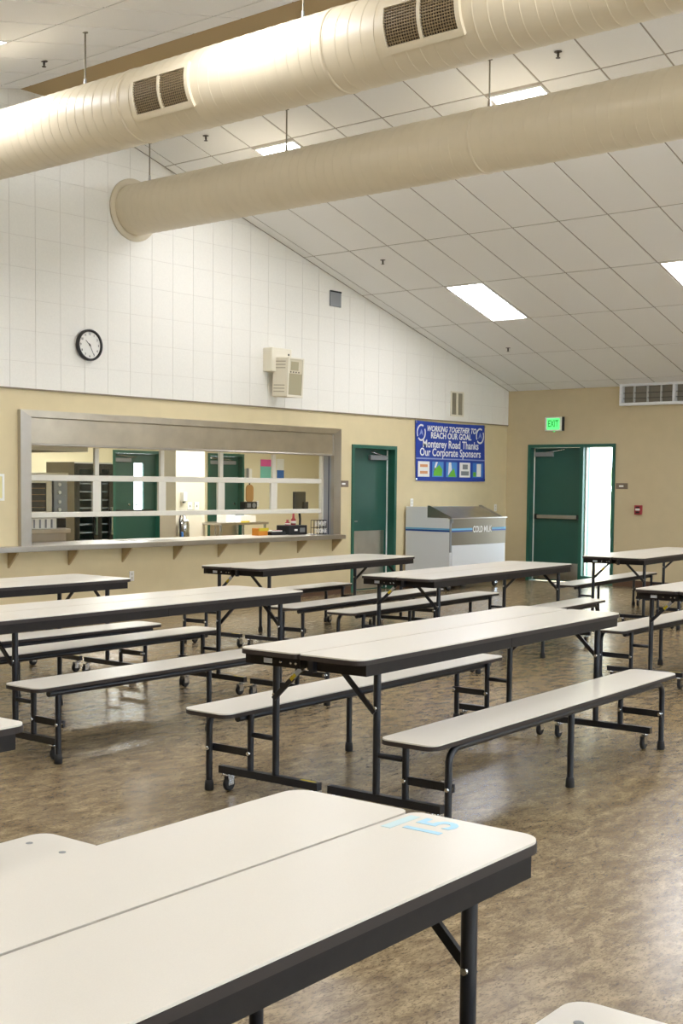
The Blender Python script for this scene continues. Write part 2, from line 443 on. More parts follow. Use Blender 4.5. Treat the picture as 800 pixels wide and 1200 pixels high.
cnt = thing('serving_counter', 'long stainless serving counter shelf on triangular brackets below the window', 'counter', (0, 0, 0))
bevel(box('counter_top', 7.0, 13.33, YA-.19, YA-.0008, .775, .832, M['steel2'], cnt), .004)
box('window_sill', OPX0+.002, OPX1-.002, YA-.0006, YA+.62, .775, .832, M['steel2'], win)
for x in (7.22, 7.985, 8.776, 9.54, 10.334, 11.075, 11.826, 12.55, 13.266):
    MB().prism([(YA-.001, .774), (YA-.165, .774), (YA-.165, .76), (YA-.001, .60)], lambda a, b, d: (d, a, b), x-.012, x+.012).build('bracket', mat('bracket_tan', '#b5a27a', .5), cnt)
ws = box('paper_sheet', 9.75, 10.75, YA+.22, YA+.5, .8325, .836, M['paper'], label='white paper sheet lying flat on the serving counter', cat='paper')

# ================================================================== DOORS
def closer(parent, x0, x1, yface, z, arm_to, rot=None):
    c = bevel(box('door_closer', x0, x1, yface-.05, yface-.001, z-.035, z+.035, M['grey'], parent), .006)
    MB().tube([(x1-.08, yface-.03, z+.036), (arm_to, yface-.09, z+.06), (x0+.03, yface-.015, z+.085)], .009, 8).build('closer_arm', M['chrome'], c)
# door_1 in the serving wall
d1 = thing('door_1', 'green steel door with tall kick plate beside the serving window', None, kind='structure')
m = MB(); YF = YA-.02
m.box(DAX0, DAX0+.05, YF, YA+T, 0, DAZ); m.box(DAX1-.05, DAX1, YF, YA+T, 0, DAZ); m.box(DAX0+.05, DAX1-.05, YF, YA+T, DAZ-.05, DAZ)
m.build('door_frame', M['green2'], d1)
LY = YA+.12
box('door_leaf', DAX0+.053, DAX1-.053, LY, LY+.045, .01, DAZ-.053, M['green'], d1)
box('kick_plate', DAX0+.06, DAX1-.12, LY-.004, LY-.0005, .03, .86, M['steel'], d1)
box('white_edge_strip', DAX1-.068, DAX1-.053, LY-.012, LY-.0005, .02, DAZ-.06, M['plate'], d1)  # white strip standing in for light showing through the door edge gap
closer(d1, DAX1-.50, DAX1-.10, LY, DAZ-.17, DAX1-.45)
MB().tube([(DAX0+.1, LY-.05, 1.0), (DAX0+.1, LY-.001, 1.0)], .012, 8).tube([(DAX0+.1, LY-.05, 1.0), (DAX0+.22, LY-.05, 1.0)], .011, 8).build('lever_handle', M['chrome'], d1)
# door_2 exit door with sidelight in the right wall
d2 = thing('door_2', 'dark green exit door with panic bar and bright glass sidelight', None, kind='structure')
m = MB(); XF = XB-.02; MY = 9.895
m.box(XF, XB+T, DBY0, DBY0+.05, 0, DBZ); m.box(XF, XB+T, DBY1-.05, DBY1, 0, DBZ); m.box(XF, XB+T, DBY0+.05, DBY1-.05, DBZ-.05, DBZ); m.box(XF, XB+T, MY-.03, MY+.03, 0, DBZ-.05)
m.box(XF, XB+T, DBY0+.05, MY-.03, 0, .12)
m.build('door_frame', M['green2'], d2)
LX = XB+.09
box('door_leaf', LX, LX+.045, MY+.033, DBY1-.053, .01, DBZ-.053, M['green'], d2)
box('kick_plate', LX-.004, LX-.0005, MY+.06, DBY1-.08, .03, .30, M['steel'], d2)
box('white_edge_strip', LX-.01, LX-.0005, DBY1-.075, DBY1-.058, .02, DBZ-.06, M['plate'], d2)
c = bevel(box('door_closer', LX-.05, LX-.001, DBY1-.42, DBY1-.09, DBZ-.19, DBZ-.12, M['grey'], d2), .006)
MB().tube([(LX-.03, DBY1-.3, DBZ-.118), (LX-.09, DBY1-.55, DBZ-.1), (LX-.015, DBY1-.62, DBZ-.075)], .009, 8).build('closer_arm', M['chrome'], c)
pb = bevel(box('panic_bar', LX-.075, LX-.02, MY+.07, DBY1-.16, 1.005, 1.065, M['steel2'], d2), .008)
for y in (MY+.05, DBY1-.16): box('bar_end', LX-.08, LX-.001, y, y+.04, .995, 1.075, M['rubber'], pb)
box('glass_pane', XB+.10, XB+.108, DBY0+.052, MY-.032, .122, DBZ-.052, M['frost'], d2)
box('glazing_bead', XB+.06, XB+.10, MY-.048, MY-.031, .122, DBZ-.052, M['alum'], d2)

# outside, seen through the sidelight and the kitchen door
box('ground_outside', XB+.25, 60, -25, 40, -.16, -.06, M['conc'], kind='structure')
fence = thing('chain_fence', 'thin metal fence seen through the door glass', 'fence', (27, 0, -.06))
for y in range(8, 22, 2): MB().tube([(0, y, 0), (0, y, 1.8)], .03, 8).build('post', M['grey'], fence)
for z in (.1, .95, 1.75): MB().tube([(0, 7, z), (0, 22, z)], .018, 8).build('rail', M['grey'], fence)
def shrub(x, y, z, r, label):
    mb = MB(); rnd = random.Random(int(x*10+y))
    for k in range(420):
        a = rnd.random()*2*PI; b = math.acos(1-1.7*rnd.random()); rr = r*(.7+.35*rnd.random())
        c = Vector((rr*math.sin(b)*math.cos(a), rr*math.sin(b)*math.sin(a), r*.75+rr*math.cos(b)*.9))
        d = Vector((rnd.gauss(0, 1), rnd.gauss(0, 1), rnd.gauss(0, 1))).normalized()*.16*r; e = d.cross(Vector((rnd.gauss(0, 1), rnd.gauss(0, 1), 1))).normalized()*.1*r
        mb.quad([c-d, c-e, c+d, c+e])
    t = thing('shrub', label, 'shrub', (x, y, z))
    mb.build('foliage', M['leaf'], t, kind='stuff'); MB().tube([(0, 0, 0), (0, 0, r*.8)], .06*r, 8).build('stem', M['tan'], t)
shrub(30, 16.4, -.06, 1.3, 'pale green shrub behind the fence outside the door')
shrub(31, 14.2, -.06, 1.0, 'smaller shrub behind the fence outside the door')

# ================================================================== BENCH TABLES
ZT, TLN, TW = .763, 2.741, .705
ZB_, BI, BO, BL = .432, .434, .724, 2.71
LXO, LYO, TX, TY = 1.1835, .706, 1.152, .2935
def make_table(bent):
    t = thing('bench_table', 'table', 'bench table')
    h = TLN/2
    for s in (-1, 1):
        def yy(a, b): return (s*a, s*b) if s > 0 else (s*b, s*a)
        y0, y1 = yy(.0035, TW/2)
        rr = [.055, .055, .03, .03] if s > 0 else [.03, .03, .055, .055]
        top = MB().prism(round_rect(-h+.003, h-.003, y0+.0015, y1-.0015, rr, 8), FLAT, ZT-.006, ZT).build('tabletop', M['lam'], t)
        MB().prism(round_rect(-h, h, y0, y1, rr, 8), FLAT, ZT-.027, ZT-.0065).build('edge_band', M['edge'], top)
        ya, yb = yy(.02, TW/2-.006); ap = MB()
        e = h-.055
        o0, o1 = yy(TW/2-.024, TW/2-.006)
        ap.box(-e, -.0015, o0, o1, ZT-.078, ZT-.028); ap.box(.0015, e, o0, o1, ZT-.078, ZT-.028)
        i0, i1 = yy(.02, .035); ap.box(-e, e, i0, i1, ZT-.078, ZT-.028)
        c0, c1 = yy(.035, TW/2-.0245)
        for sx in (-1, 1):
            a, b = sorted((sx*e, sx*(e-.02))); ap.box(a, b, c0, c1, ZT-.078, ZT-.028)
        apo = ap.build('apron', M['apron'], t)
        # bench
        b0, b1 = yy(BI, BO)
        st = MB().prism(round_rect(-BL/2+.003, BL/2-.003, b0+.002, b1-.002, .055, 8), FLAT, ZB_-.006, ZB_).build('bench_seat', M['lam'], t)
        MB().prism(round_rect(-BL/2, BL/2, b0, b1, .057, 8), FLAT, ZB_-.025, ZB_-.0065).build('edge_band', M['edge'], st)
        zt = ZB_-.043
        MB().tube([(-1.22, s*(BI+.045), zt), (1.22, s*(BI+.045), zt)], .017, 12).build('seat_tube', M['metal'], t)
        bx0, bx1 = yy(BI+.06, BO-.04)
        MB().box(-1.16, 1.16, bx0, bx1, ZB_-.036, ZB_-.0255).build('seat_pan', M['apron'], t)
        yo = s*(BO-.03)
        R_ = .07
        if bent:
            MB().tube([(-LXO+R_, yo, zt), (LXO-R_, yo, zt)], .0165, 12).build('seat_tube', M['metal'], t)
        else:
            MB().tube([(-1.25, yo, zt), (1.25, yo, zt)], .018, 12).build('seat_tube', M['metal'], t)
        for sx in (-1, 0, 1):
            x = sx*LXO
            if sx and bent:
                pts = [(x, yo, .005)] + [(x-sx*R_*(1-math.cos(a)), yo, zt-R_+R_*math.sin(a)) for a in [k*PI/2/8 for k in range(9)]]
            else: pts = [(x, yo, .005), (x, yo, zt-.01)]
            lg = MB().tube(pts, .0165, 12).build('bench_leg', M['metal'], t)
            MB().lathe([(.019, 0), (.023, .004), (.0225, .03), (.019, .052)], (x, yo, 0), 14).build('rubber_foot', M['rubber'], lg)
        for sx in (-1, 1):
            x = sx*TX
            lg = MB().tube([(x, s*TY, .128), (x, s*TY, ZT-.03)], .0175, 14).build('table_leg', M['metal'], t)
            MB().lathe([(.008, -.022), (.009, 0), (.006, .004)], (x+0, s*TY, .52), 10, 'x').build('bolt', M['chrome'], lg)
            br = MB(); p0 = Vector((x+sx*.014, s*TY, .50)); p1 = Vector((x+sx*.014, s*.07, ZT-.05))
            d = (p1-p0).normalized(); n = Vector((1, 0, 0)).cross(d)*.0115; q = Vector((.005, 0, 0))
            vs = [p0-n, p0+n, p1+n, p1-n]
            br.prism([(v.y, v.z) for v in vs], lambda a, b, dd: (dd, a, b), x+sx*.014, x+sx*.026)
            bro = br.build('brace', M['metal'], t)
            if s > 0:
                c = (p0*.35+p1*.65)
                vs = [c-d*.03-n*1.02, c-d*.03+n*1.02, c+d*.03+n*1.02, c+d*.03-n*1.02]
                MB().prism([(v.y, v.z) for v in vs], lambda a, b, dd: (dd, a, b), x+sx*.0262, x+sx*.0272).build('brace_sticker', M['stick'], bro)
                c = (p0*.45+p1*.55)
                vs = [c-d*.02-n*.8, c-d*.02+n*.8, c+d*.02+n*.8, c+d*.02-n*.8]
                MB().prism([(v.y, v.z) for v in vs], lambda a, b, dd: (dd, a, b), x+sx*.0273, x+sx*.0280).build('warning_sticker', M['yellow'], bro)
            po = MB().tube([(x, s*(BI+.018), .128), (x, s*(BI+.018), ZB_-.027)], .0165, 12).build('bench_post', M['metal'], t)
            MB().tube([(x, s*(TY+.016), .305), (x, s*(BI+.002), .305)], .013, 10).build('link_bar', M['metal'], t)
            fb0, fb1 = yy(BI+.03, BO-.02)
            fb = MB().box(x-sx*0-.006, x+.006, fb0, fb1, .195, .232).build('tie_bar', M['metal'], t)
            MB().lathe([(.010, -.012), (.011, .048), (.007, .052)] if sx > 0 else [(.007, -.052), (.011, -.048), (.010, .012)], (x, s*(BO-.03), .213), 10, 'x').build('bolt', M['chrome'], fb)
            MB().lathe([(.010, -.024), (.011, 0), (.007, .003)], (x+sx*0, s*(BI+.018), .213), 10, 'x').build('bolt', M['chrome'], fb)
            r0, r1 = yy(.03, .645)
            ra = MB().box(x-.018, x+.018, r0, r1, .092, .128).build('floor_rail', M['metal'], t)
            sk0, sk1 = yy(.05, .14)
            if s > 0: MB().box(x-.008, x+.008, sk0, sk1, .1282, .1287).build('rail_sticker', M['yellow'], ra)
            for yb2 in (.063, .61):
                cy = s*yb2; xw = x-sx*.022
                cs = MB().lathe([(.017, .078), (.02, .082), (.02, .091)], (x, cy, 0), 12)
                cs.box(xw-.02, xw+.02, cy-.016, cy-.013, .03, .08); cs.box(xw-.02, xw+.02, cy+.013, cy+.016, .03, .08)
                cs.box(xw-.02, x+.012, cy-.016, cy+.016, .076, .08)
                cso = cs.build('caster', M['chrome'], t)
                MB().lathe([(.030, -.0115), (.0365, -.008), (.0365, .008), (.030, .0115)], (xw, cy, .0365), 18, 'y').build('wheel', M['rubber'], cso)
        # end plates: maker's sticker and bolts on the far leaf
        if s > 0:
            for sx in (-1, 1):
                xx = sx*(e+.0006)
                a, b = sorted((xx, xx+sx*.001))
                MB().box(a, b, .185, .235, ZT-.066, ZT-.044).build('maker_sticker', M['stick'], apo)
                for y in (.045, .075, .135): MB().lathe([(.007, 0), (.008, sx*.003), (.004, sx*.006)], (xx, y, ZT-.055), 10, 'x').build('bolt', M['chrome'], apo)
        else:
            for sx in (-1, 1):
                a, b = sorted((sx*(e), sx*(e+.03)))
                MB().box(a, b, -.075, -.05, ZT-.085, ZT-.03).build('latch', M['metal'], apo)
    return t
proto_b = make_table(True); proto_s = make_table(False)
TABLES = [
    ('b', 5.585, 3.881, .064, 'bench table in the middle of the picture, both benches in full view'),
    ('s', .997, 1.697, .043, 'large white-topped bench table filling the bottom of the picture, blue marker number at its corner'),
    ('s', 5.369, 6.271, .048, 'bench table on the left, behind the central one, cut by the left edge'),
    ('s', 1.032, 3.587, .05, 'bench table whose white corner just enters at the left edge, nearest left'),
    ('s', 5.252, 8.031, .02, 'bench table close to the serving counter, cut by the left edge'),
    ('s', 9.515, 8.305, .104, 'bench table near the right end of the serving counter and single green door'),
    ('b', 9.659, 6.5, .091, 'bench table directly behind the central one, in front of the milk cooler'),
    ('s', 13.781, 6.738, .113, 'bench table farthest away, below the bright door glass'),
    ('b', 10.098, 4.153, .054, 'bench table cut by the right edge, right behind the central one'),
]
usedp = set(); TOBJ = []
for kind, x, y, r, lb in TABLES:
    pr = proto_b if kind == 'b' else proto_s
    o = copy_tree(pr) if kind in usedp else pr
    usedp.add(kind)
    o.location = (x, y, 0); o.rotation_euler = (0, 0, r); o['label'] = lb; o['group'] = 'folding bench tables'
    TOBJ.append(o)
# number and tape on the near table, bolts through its bench
t1 = TOBJ[1]
top1 = [c for c in t1.children if c.name.startswith('tabletop')]
near_leaf = top1[0]
text('number_mark', '15', .135, (1.275, -.119, ZT+.0006), (0, 0, 0), M['cyan'], near_leaf, ext=.0004, bold=.002)
MB().prism([(1.21, -.048), (1.21, -.022), (1.33, -.022), (1.33, -.048)], FLAT, ZT+.0002, ZT+.0009).build('tape_label', M['tape'], near_leaf)
for ti in (1, 3):
    for b in [c for c in TOBJ[ti].children if c.name.startswith('bench_seat')]:
        sgn = -1 if b.data.vertices[0].co.y < 0 else 1
        for x in (1.24, ):
            for y in (BI+.07, BO-.07): MB().lathe([(.011, 0), (.011, .0012), (.007, .0016)], (x, sgn*y, ZB_), 12).build('bolt', M['grey'], b)

# ================================================================== DUCTS
def spiral_duct(name, label, x, z, r, y0, y1, rods, collars, flange, grilles, phase=0):
    t = thing(name, label, 'air duct', (x, y1, z), (0, 0, 0))
    n = 56; pitch = .113; mb = MB(); rings = []
    L = y1-y0; k = 0
    prof = []
    c = 0.0
    while c < L-pitch:
        prof += [(c, 0), (c+.002, 0), (c+pitch-.010, 0), (c+pitch-.008, 0), (c+pitch-.006, .0026), (c+pitch-.002, .0026)]
        c += pitch
    prof.append((L, 0))
    for d, b in prof:
        bs = len(mb.v)
        for q in range(n):
            a = 2*PI*q/n
            sk = pitch*(q/n) if 0 < d < L else 0
            mb.v.append(((r+b)*math.cos(a), -max(0, min(L, d-sk)), (r+b)*math.sin(a)))
        rings.append(bs)
    for a, b in zip(rings, rings[1:]):
        for q in range(n):
            qq = (q+1) % n
            # the seam steps by one pitch where the helix closes
            mb.f.append((a+q, b+q, b+qq, a+qq)); mb.sm.append(True)
    mb.build('duct_tube', M['duct'], t)
    if flange:
        MB().lathe([(r+.002, -.02), (r+.065, -.02), (r+.068, -.012), (r+.068, 0)], (0, -.001, 0), 48, 'y').build('wall_flange', M['duct'], t)
    for y in collars:
        MB().lathe([(r+.001, 0), (r+.006, .003), (r+.006, .03), (r+.001, .033)], (0, y-y1, 0), 48, 'y').build('joint_collar', M['duct'], t)
    for y in rods:
        ztop = zroof(x)-.006-z
        rd = MB().tube([(0, y-y1, r-.002), (0, y-y1, ztop)], .0075, 8).build('hanger_rod', M['rod'], t)
        MB().tube([(0, y-y1, r+.004), (0, y-y1, r+.07)], .017, 10, r1=.012).build('rod_nut', M['chrome'], rd)
        MB().lathe([(.025, -.006), (.025, 0)], (0, y-y1, ztop), 12).build('ceiling_plate', M['rod'], rd)
    for (ya, yb, a0, a1) in grilles:
        g = thing('supply_grille', None, None, (0, 0, 0)); g.parent = t
        a0, a1 = math.radians(a0), math.radians(a1)
        def arc(mb, y0_, y1_, aa, ab, ri, ro, seg=10):
            for k in range(seg):
                b0 = aa+(ab-aa)*k/seg; b1 = aa+(ab-aa)*(k+1)/seg
                P = lambda rad, an, y: (rad*math.cos(an), y-y1, rad*math.sin(an))
                v = [P(ri, b0, y0_), P(ro, b0, y0_), P(ro, b1, y0_), P(ri, b1, y0_), P(ri, b0, y1_), P(ro, b0, y1_), P(ro, b1, y1_), P(ri, b1, y1_)]
                nn = len(mb.v); mb.v += v
                for f in ((1, 5, 6, 2), (0, 3, 7, 4), (0, 1, 2, 3), (4, 7, 6, 5), (0, 4, 5, 1), (3, 2, 6, 7)):
                    mb.f.append(tuple(nn+i for i in f)); mb.sm.append(False)
        fa = .045/r; ym = (ya+yb)/2
        fr = MB()
        arc(fr, ya, yb, a0, a0+fa, r, r+.028, 2); arc(fr, ya, yb, a1-fa, a1, r, r+.028, 2)
        arc(fr, ya, ya+.035, a0+fa, a1-fa, r, r+.028); arc(fr, yb-.035, yb, a0+fa, a1-fa, r, r+.028); arc(fr, ym-.012, ym+.012, a0+fa, a1-fa, r, r+.028)
        fr.build('grille_frame', M['duct'], g)
        bk = MB(); arc(bk, ya+.036, yb-.036, a0+fa, a1-fa, r+.004, r+.007); bk.build('grille_back', M['black'], g)
        ba = MB()
        for u, v in ((ya+.036, ym-.0125), (ym+.0125, yb-.036)):
            for k in range(1, 13):
                y = u+(v-u)*k/13; arc(ba, y-.0028, y+.0028, a0+fa, a1-fa, r+.009, r+.017, 6)
            for k in range(1, 13):
                a = a0+fa+(a1-a0-2*fa)*k/13; arc(ba, u, v, a-.0095, a+.0095, r+.012, r+.02, 1)
        ba.build('grille_bars', M['ductdark'], g)
    return t
spiral_duct('round_duct', 'large pale round spiral duct with two grilles, upper one', 7.05, 4.60, .290, -4.9, YA-.03,
            [8.82, 6.326, 3.9, 1.4], [8.05, 5.9], False, [(7.22, 7.88, 158, 222), (4.73, 5.37, 158, 222), (9.8, 10.45, 158, 222), (2.3, 2.95, 158, 222)])
spiral_duct('round_duct', 'tan round spiral duct ending in a flange on the white wall, lower one', 9.687, 4.612, .283, -4.9, YA-.02,
            [11.107-.12, 8.905, 6.449, 4.0, 1.5], [6.47, 3.9], True, [])

# ================================================================== WALL AND CEILING FITTINGS
def sprinkler(x, y, right, label):
    z = (zright if right else zleft)(x)-.008
    t = thing('sprinkler_head', label, 'sprinkler', (x, y, z), group='fire sprinkler heads'); t.scale = (.72, .72, .72)
    mt = mat('sprinkler_brass', '#4a4036', .4, .6)
    MB().lathe([(.045, -.006), (.05, 0)], (0, 0, 0), 16).build('escutcheon', mt, t)
    MB().lathe([(.014, -.05), (.014, -.006)], (0, 0, 0), 10).build('stem', mt, t)
    MB().lathe([(.028, -.075), (.03, -.07), (.012, -.066), (.012, -.05)], (0, 0, 0), 12).build('deflector', mt, t)
sprinkler(12.923, 10.19, True, 'small dark sprinkler head on the ceiling above the wall speaker')
sprinkler(15.91, 10.19, True, 'small dark sprinkler head on the ceiling below the light near the wall corner')
sprinkler(9.79, 10.19, True, 'small dark sprinkler head between the two ducts, left')
sprinkler(9.80, 5.82, True, 'small dark sprinkler head between the two ducts, at upper right')
sprinkler(7.47, 9.95, False, 'small dark sprinkler head above the big duct at top left')
PYW = YA-.017     # face of the white panels
# clock
ck = thing('wall_clock', 'round black-rimmed wall clock on the white panel wall', 'clock', (9.03, PYW, 3.03))
MB().lathe([(.165, 0), (.172, -.01), (.172, -.05), (.160, -.055), (.148, -.05), (.148, -.03)][::-1], (0, 0, 0), 48, 'y').build('rim', M['clockrim'], ck)
MB().lathe([(.1475, -.034), (.1475, -.028)], (0, 0, 0), 48, 'y').build('dial', M['clockface'], ck)
for h_ in range(1, 13):
    a = PI/2-h_*PI/6
    text('numeral', str(h_), .036, (.122*math.cos(a), -.0352, .122*math.sin(a)), WALLROT, M['clockrim'], ck, ext=.0004, bold=.0006)
def hand(name, ang, ln, wd, yo):
    a = math.radians(90-ang); d = Vector((math.cos(a), 0, math.sin(a))); n = Vector((-d.z, 0, d.x))*wd
    p = [d*-.02-n, d*ln-n*.5, d*ln+n*.5, d*-.02+n]
    MB().prism([(q.x, q.z) for q in p], wallpoly, yo, yo-.002).build(name, M['clockrim'], ck)
hand('hour_hand', 312, .075, .005, -.037); hand('minute_hand', 153, .115, .0035, -.0395)
MB().lathe([(.008, -.0435), (.008, -.035)], (0, 0, 0), 14, 'y').build('hub', M['clockrim'], ck)
# speaker
sp = thing('wall_speaker', 'cream loudspeaker angled out from a box on the white wall', 'speaker', (11.95, PYW, 2.62))
bevel(box('mount_box', -.11, .26, -.16, 0, .33, .63, M['speaker'], sp), .008)
MB().lathe([(.014, -.003), (.014, 0)], (.2, -.1601, .555), 12, 'y').build('mount_knob', M['rubber'], sp)
cab = thing('speaker_cabinet', None, None, (-.035, -.335, .0), (math.radians(3), 0, 0)); cab.parent = sp
bevel(box('cabinet_case', 0, .30, 0, .25, 0, .50, M['speaker'], cab), .012)
fr = MB()
for q in ((.0, .30, .48, .50), (.0, .30, 0, .03), (.0, .025, .03, .48), (.275, .30, .03, .48)): fr.box(q[0], q[1], -.016, -.001, q[2], q[3])
bevel(fr.build('front_frame', M['speaker'], cab), .003)
box('front_cloth', .0255, .2745, -.007, -.001, .031, .30, M['mesh'], cab)
box('tweeter_panel', .0255, .2745, -.008, -.001, .302, .479, mat('tweeter', '#cfc7ad', .6), cab)
box('tweeter_horn', .06, .20, -.011, -.0085, .34, .45, M['mesh'], cab)
for k in range(4): MB().lathe([(.009, -.012), (.009, -.0085)], (.06+.05*k, 0, .318), 10, 'y').build('screw', M['rubber'], cab)
for z in (.44, .40, .36, .14, .10, .06): box('louvre_slot', -.003, -.0003, .03, .22, z, z+.014, M['slot'], cab)
# plates and grilles
g = thing('wall_plate', 'small grey blank plate high on the white wall near the ceiling line', 'wall plate', (13.245, PYW, 4.03))
bevel(box('cover', -.115, .115, -.02, 0, -.105, .105, M['grey'], g), .005); box('top_edge', -.115, .115, -.024, -.0205, .085, .105, M['rubber'], g)
g = thing('wall_grille', 'small vertical air grille on the white wall above the blue banner', 'air grille', (16.165, PYW, 2.77))
fr = MB()
for q in ((-.17, .17, .165, .19), (-.17, .17, -.19, -.165), (-.17, -.145, -.165, .165), (.145, .17, -.165, .165), (-.02, .02, -.165, .165)): fr.box(q[0], q[1], -.015, 0, q[2], q[3])
fr.build('frame', M['speaker'], g)
for x0, x1 in ((-.145, -.02), (.02, .145)):
    box('grille_back', x0, x1, -.003, 0, -.165, .165, M['mesh'], g)
    for k in range(1, 5):
        x = x0+(x1-x0)*k/5; box('vane', x-.004, x+.004, -.012, -.0035, -.165, .165, mat('vane', '#9c9684', .6), g)
def outlet(x, z, label, y=YA, kx=.035, kz=.057):
    t = thing('wall_outlet', label, 'outlet', (x, y, z))
    bevel(box('cover_plate', -kx, kx, -.008, 0, -kz, kz, M['plate'], t), .003)
    for dz in (-.022, .022): box('socket', -.014, .014, -.0105, -.0085, dz-.013, dz+.013, mat('socket', '#d8d4ca', .5), t)
outlet(9.675, .435, 'white outlet plate low on the tan wall under the serving counter')
outlet(17.318, 1.165, 'white outlet plate on the tan wall right of the milk cooler')
outlet(15.063, 1.262, 'white outlet plate on the tan wall above the left of the milk cooler')
fp = thing('framed_notice', 'pale framed notice at the left edge of the tan wall', 'frame', (7.79, YA, 1.455))
fr = MB()
for q in ((-.14, .14, .115, .14), (-.14, .14, -.14, -.115), (-.14, -.115, -.115, .115), (.115, .14, -.115, .115)): fr.box(q[0], q[1], -.018, 0, q[2], q[3])
fr.build('frame', M['plate'], fp); box('sheet', -.115, .115, -.008, 0, -.115, .115, mat('notice', '#efe2a8', .6), fp)
def room_sign(loc, rot, label):
    t = thing('room_sign', label, 'sign', loc, rot)
    bevel(box('plaque', -.1, .1, -.008, 0, -.045, .045, M['brown'], t), .003)
    box('white_inset', -.045, .03, -.0095, -.0082, -.012, .012, M['paper'], t)
room_sign((13.49, YA, 1.527), (0, 0, 0), 'brown door sign between the serving window and the single green door')
room_sign((XB, 9.2, 1.535), (0, 0, -PI/2), 'brown door sign right of the exit door sidelight')
# exit sign
ex = thing('exit_sign', 'lit green exit sign above the exit door', 'exit sign', (XB, 10.385, 2.505), (0, 0, -PI/2))
bevel(box('housing', -.155, .155, -.07, 0, -.11, .11, M['plate'], ex), .006)
box('end_cap', .1555, .163, -.07, 0, -.11, .11, M['rubber'], ex)
box('lit_face', -.115, .115, -.073, -.0705, -.09, .09, M['exitg'], ex)
text('lettering', 'EXIT', .15, (0, -.074, 0), WALLROT, M['exitl'], ex, ext=.0005, bold=.003, sx=.62)
MB().lathe([(.012, -.125), (.016, -.11)], (0, -.04, 0), 12).build('down_light', M['exitg'], ex)
# fire alarm pull
fa = thing('fire_alarm_pull', 'small red fire alarm pull box on the tan exit wall', 'fire alarm', (XB, 8.905, 1.178), (0, 0, -PI/2))
bevel(box('case', -.058, .058, -.045, 0, -.07, .07, M['red'], fa), .006)
box('handle', -.035, .035, -.056, -.0455, -.01, .02, M['paper'], fa); box('window', -.03, .03, -.049, -.0455, .03, .05, M['rubber'], fa)
box('slot', -.03, .03, -.05, -.0455, -.05, -.025, M['rubber'], fa)
# long wall vent unit
vt = thing('wall_vent_unit', 'white rectangular louvred vent box high on the exit wall', 'air vent', (XB, 9.228, 2.752), (0, 0, -PI/2))
VW, VH, VD = 3.0, .335, .10
fr = MB(); c = .042
for q in ((0, VW, VH-c, VH), (0, VW, 0, c), (0, c, c, VH-c), (VW-c, VW, c, VH-c)): fr.box(q[0], q[1], -VD, 0, q[2], q[3])
for k in range(1, 4): fr.box(.88*k-.02, .88*k+.02, -VD+.002, 0, c, VH-c)
bevel(fr.build('frame', mat('vent_white', '#eceef0', .4), vt), .004)
box('back', c, VW-c, -.004, -.001, c, VH-c, mat('vent_back', '#8f887a', .6), vt)
for k in range(1, 12):
    x = .22*k
    if k % 4 == 0: continue
    box('vertical_vane', x-.004, x+.004, -.07, -.01, c, VH-c, mat('vane_light', '#d7d5cc', .5), vt)
for z in (.11, .19): box('horizontal_vane', c, VW-c, -.055, -.02, z-.003, z+.003, mat('vane_dark', '#4c463e', .6), vt)

# banner
bn = thing('sponsor_banner', 'blue cloth banner thanking corporate sponsors on the tan wall', 'banner', (16.03, YA, 2.03))
nx, nz = 24, 12; bmesh_ = MB(); BW, BH = .92, .445
def bpt(u, v, off):
    x = (u-.5)*2*BW + .03*(1-v); z = (v-.5)*2*BH-.012*math.sin(u*PI)*(1 if v > .5 else .4)
    y = -.012-.006*math.sin(u*9+v*2)*(1-v)-off
    return (x, y, z)
for off in (0, .003):
    b0 = len(bmesh_.v)
    for j in range(nz+1):
        for i in range(nx+1): bmesh_.v.append(bpt(i/nx, j/nz, off))
    for j in range(nz):
        for i in range(nx):
            a = b0+j*(nx+1)+i; f = (a, a+1, a+nx+2, a+nx+1)
            bmesh_.f.append(f if off else f[::-1]); bmesh_.sm.append(True)
bmesh_.build('cloth', M['blue'], bn)
BT = -.0235
def bt(s, size, x, z, **k): text('lettering', s, size, (x, BT, z), WALLROT, M['btext'], bn, ext=.0005, **k)
bt('WORKING TOGETHER TO', .115, .01, .335, bold=.0035, shear=.3, sx=.95)
bt('REACH OUR GOAL', .125, 0, .235, bold=.004, sx=1.0)
bt('Monterey Road Thanks', .165, 0, .105, bold=.003, sx=.95)
bt('Our Corporate Sponsors', .165, 0, -.02, bold=.003, sx=.95)
box('white_stripe', -.90, .93, BT-.0005, BT+.001, -.122, -.102, mat('stripe_pale', '#8f9fd6', .6), bn)
for x in (-.78, .78):
    e = thing('emblem', None, None, (x, BT, .27)); e.parent = bn
    rg = MB()
    for k in range(24):
        if k in (2, 3, 14): continue
        a0, a1 = 2*PI*k/24, 2*PI*(k+1)/24
        rg.prism([(ro*math.cos(a), ro*math.sin(a)*1.12) for ro, a in ((.088, a0), (.112, a0), (.112, a1), (.088, a1))], wallpoly, 0, -.001)
    rg.build('ring', M['btext'], e)
    MB().prism([(-.05, -.045), (.0, .055), (.03, .02), (.055, -.05), (.01, -.01)], wallpoly, 0, -.001).build('swoosh', mat('emblem_pale', '#8fa0d8', .6), e)
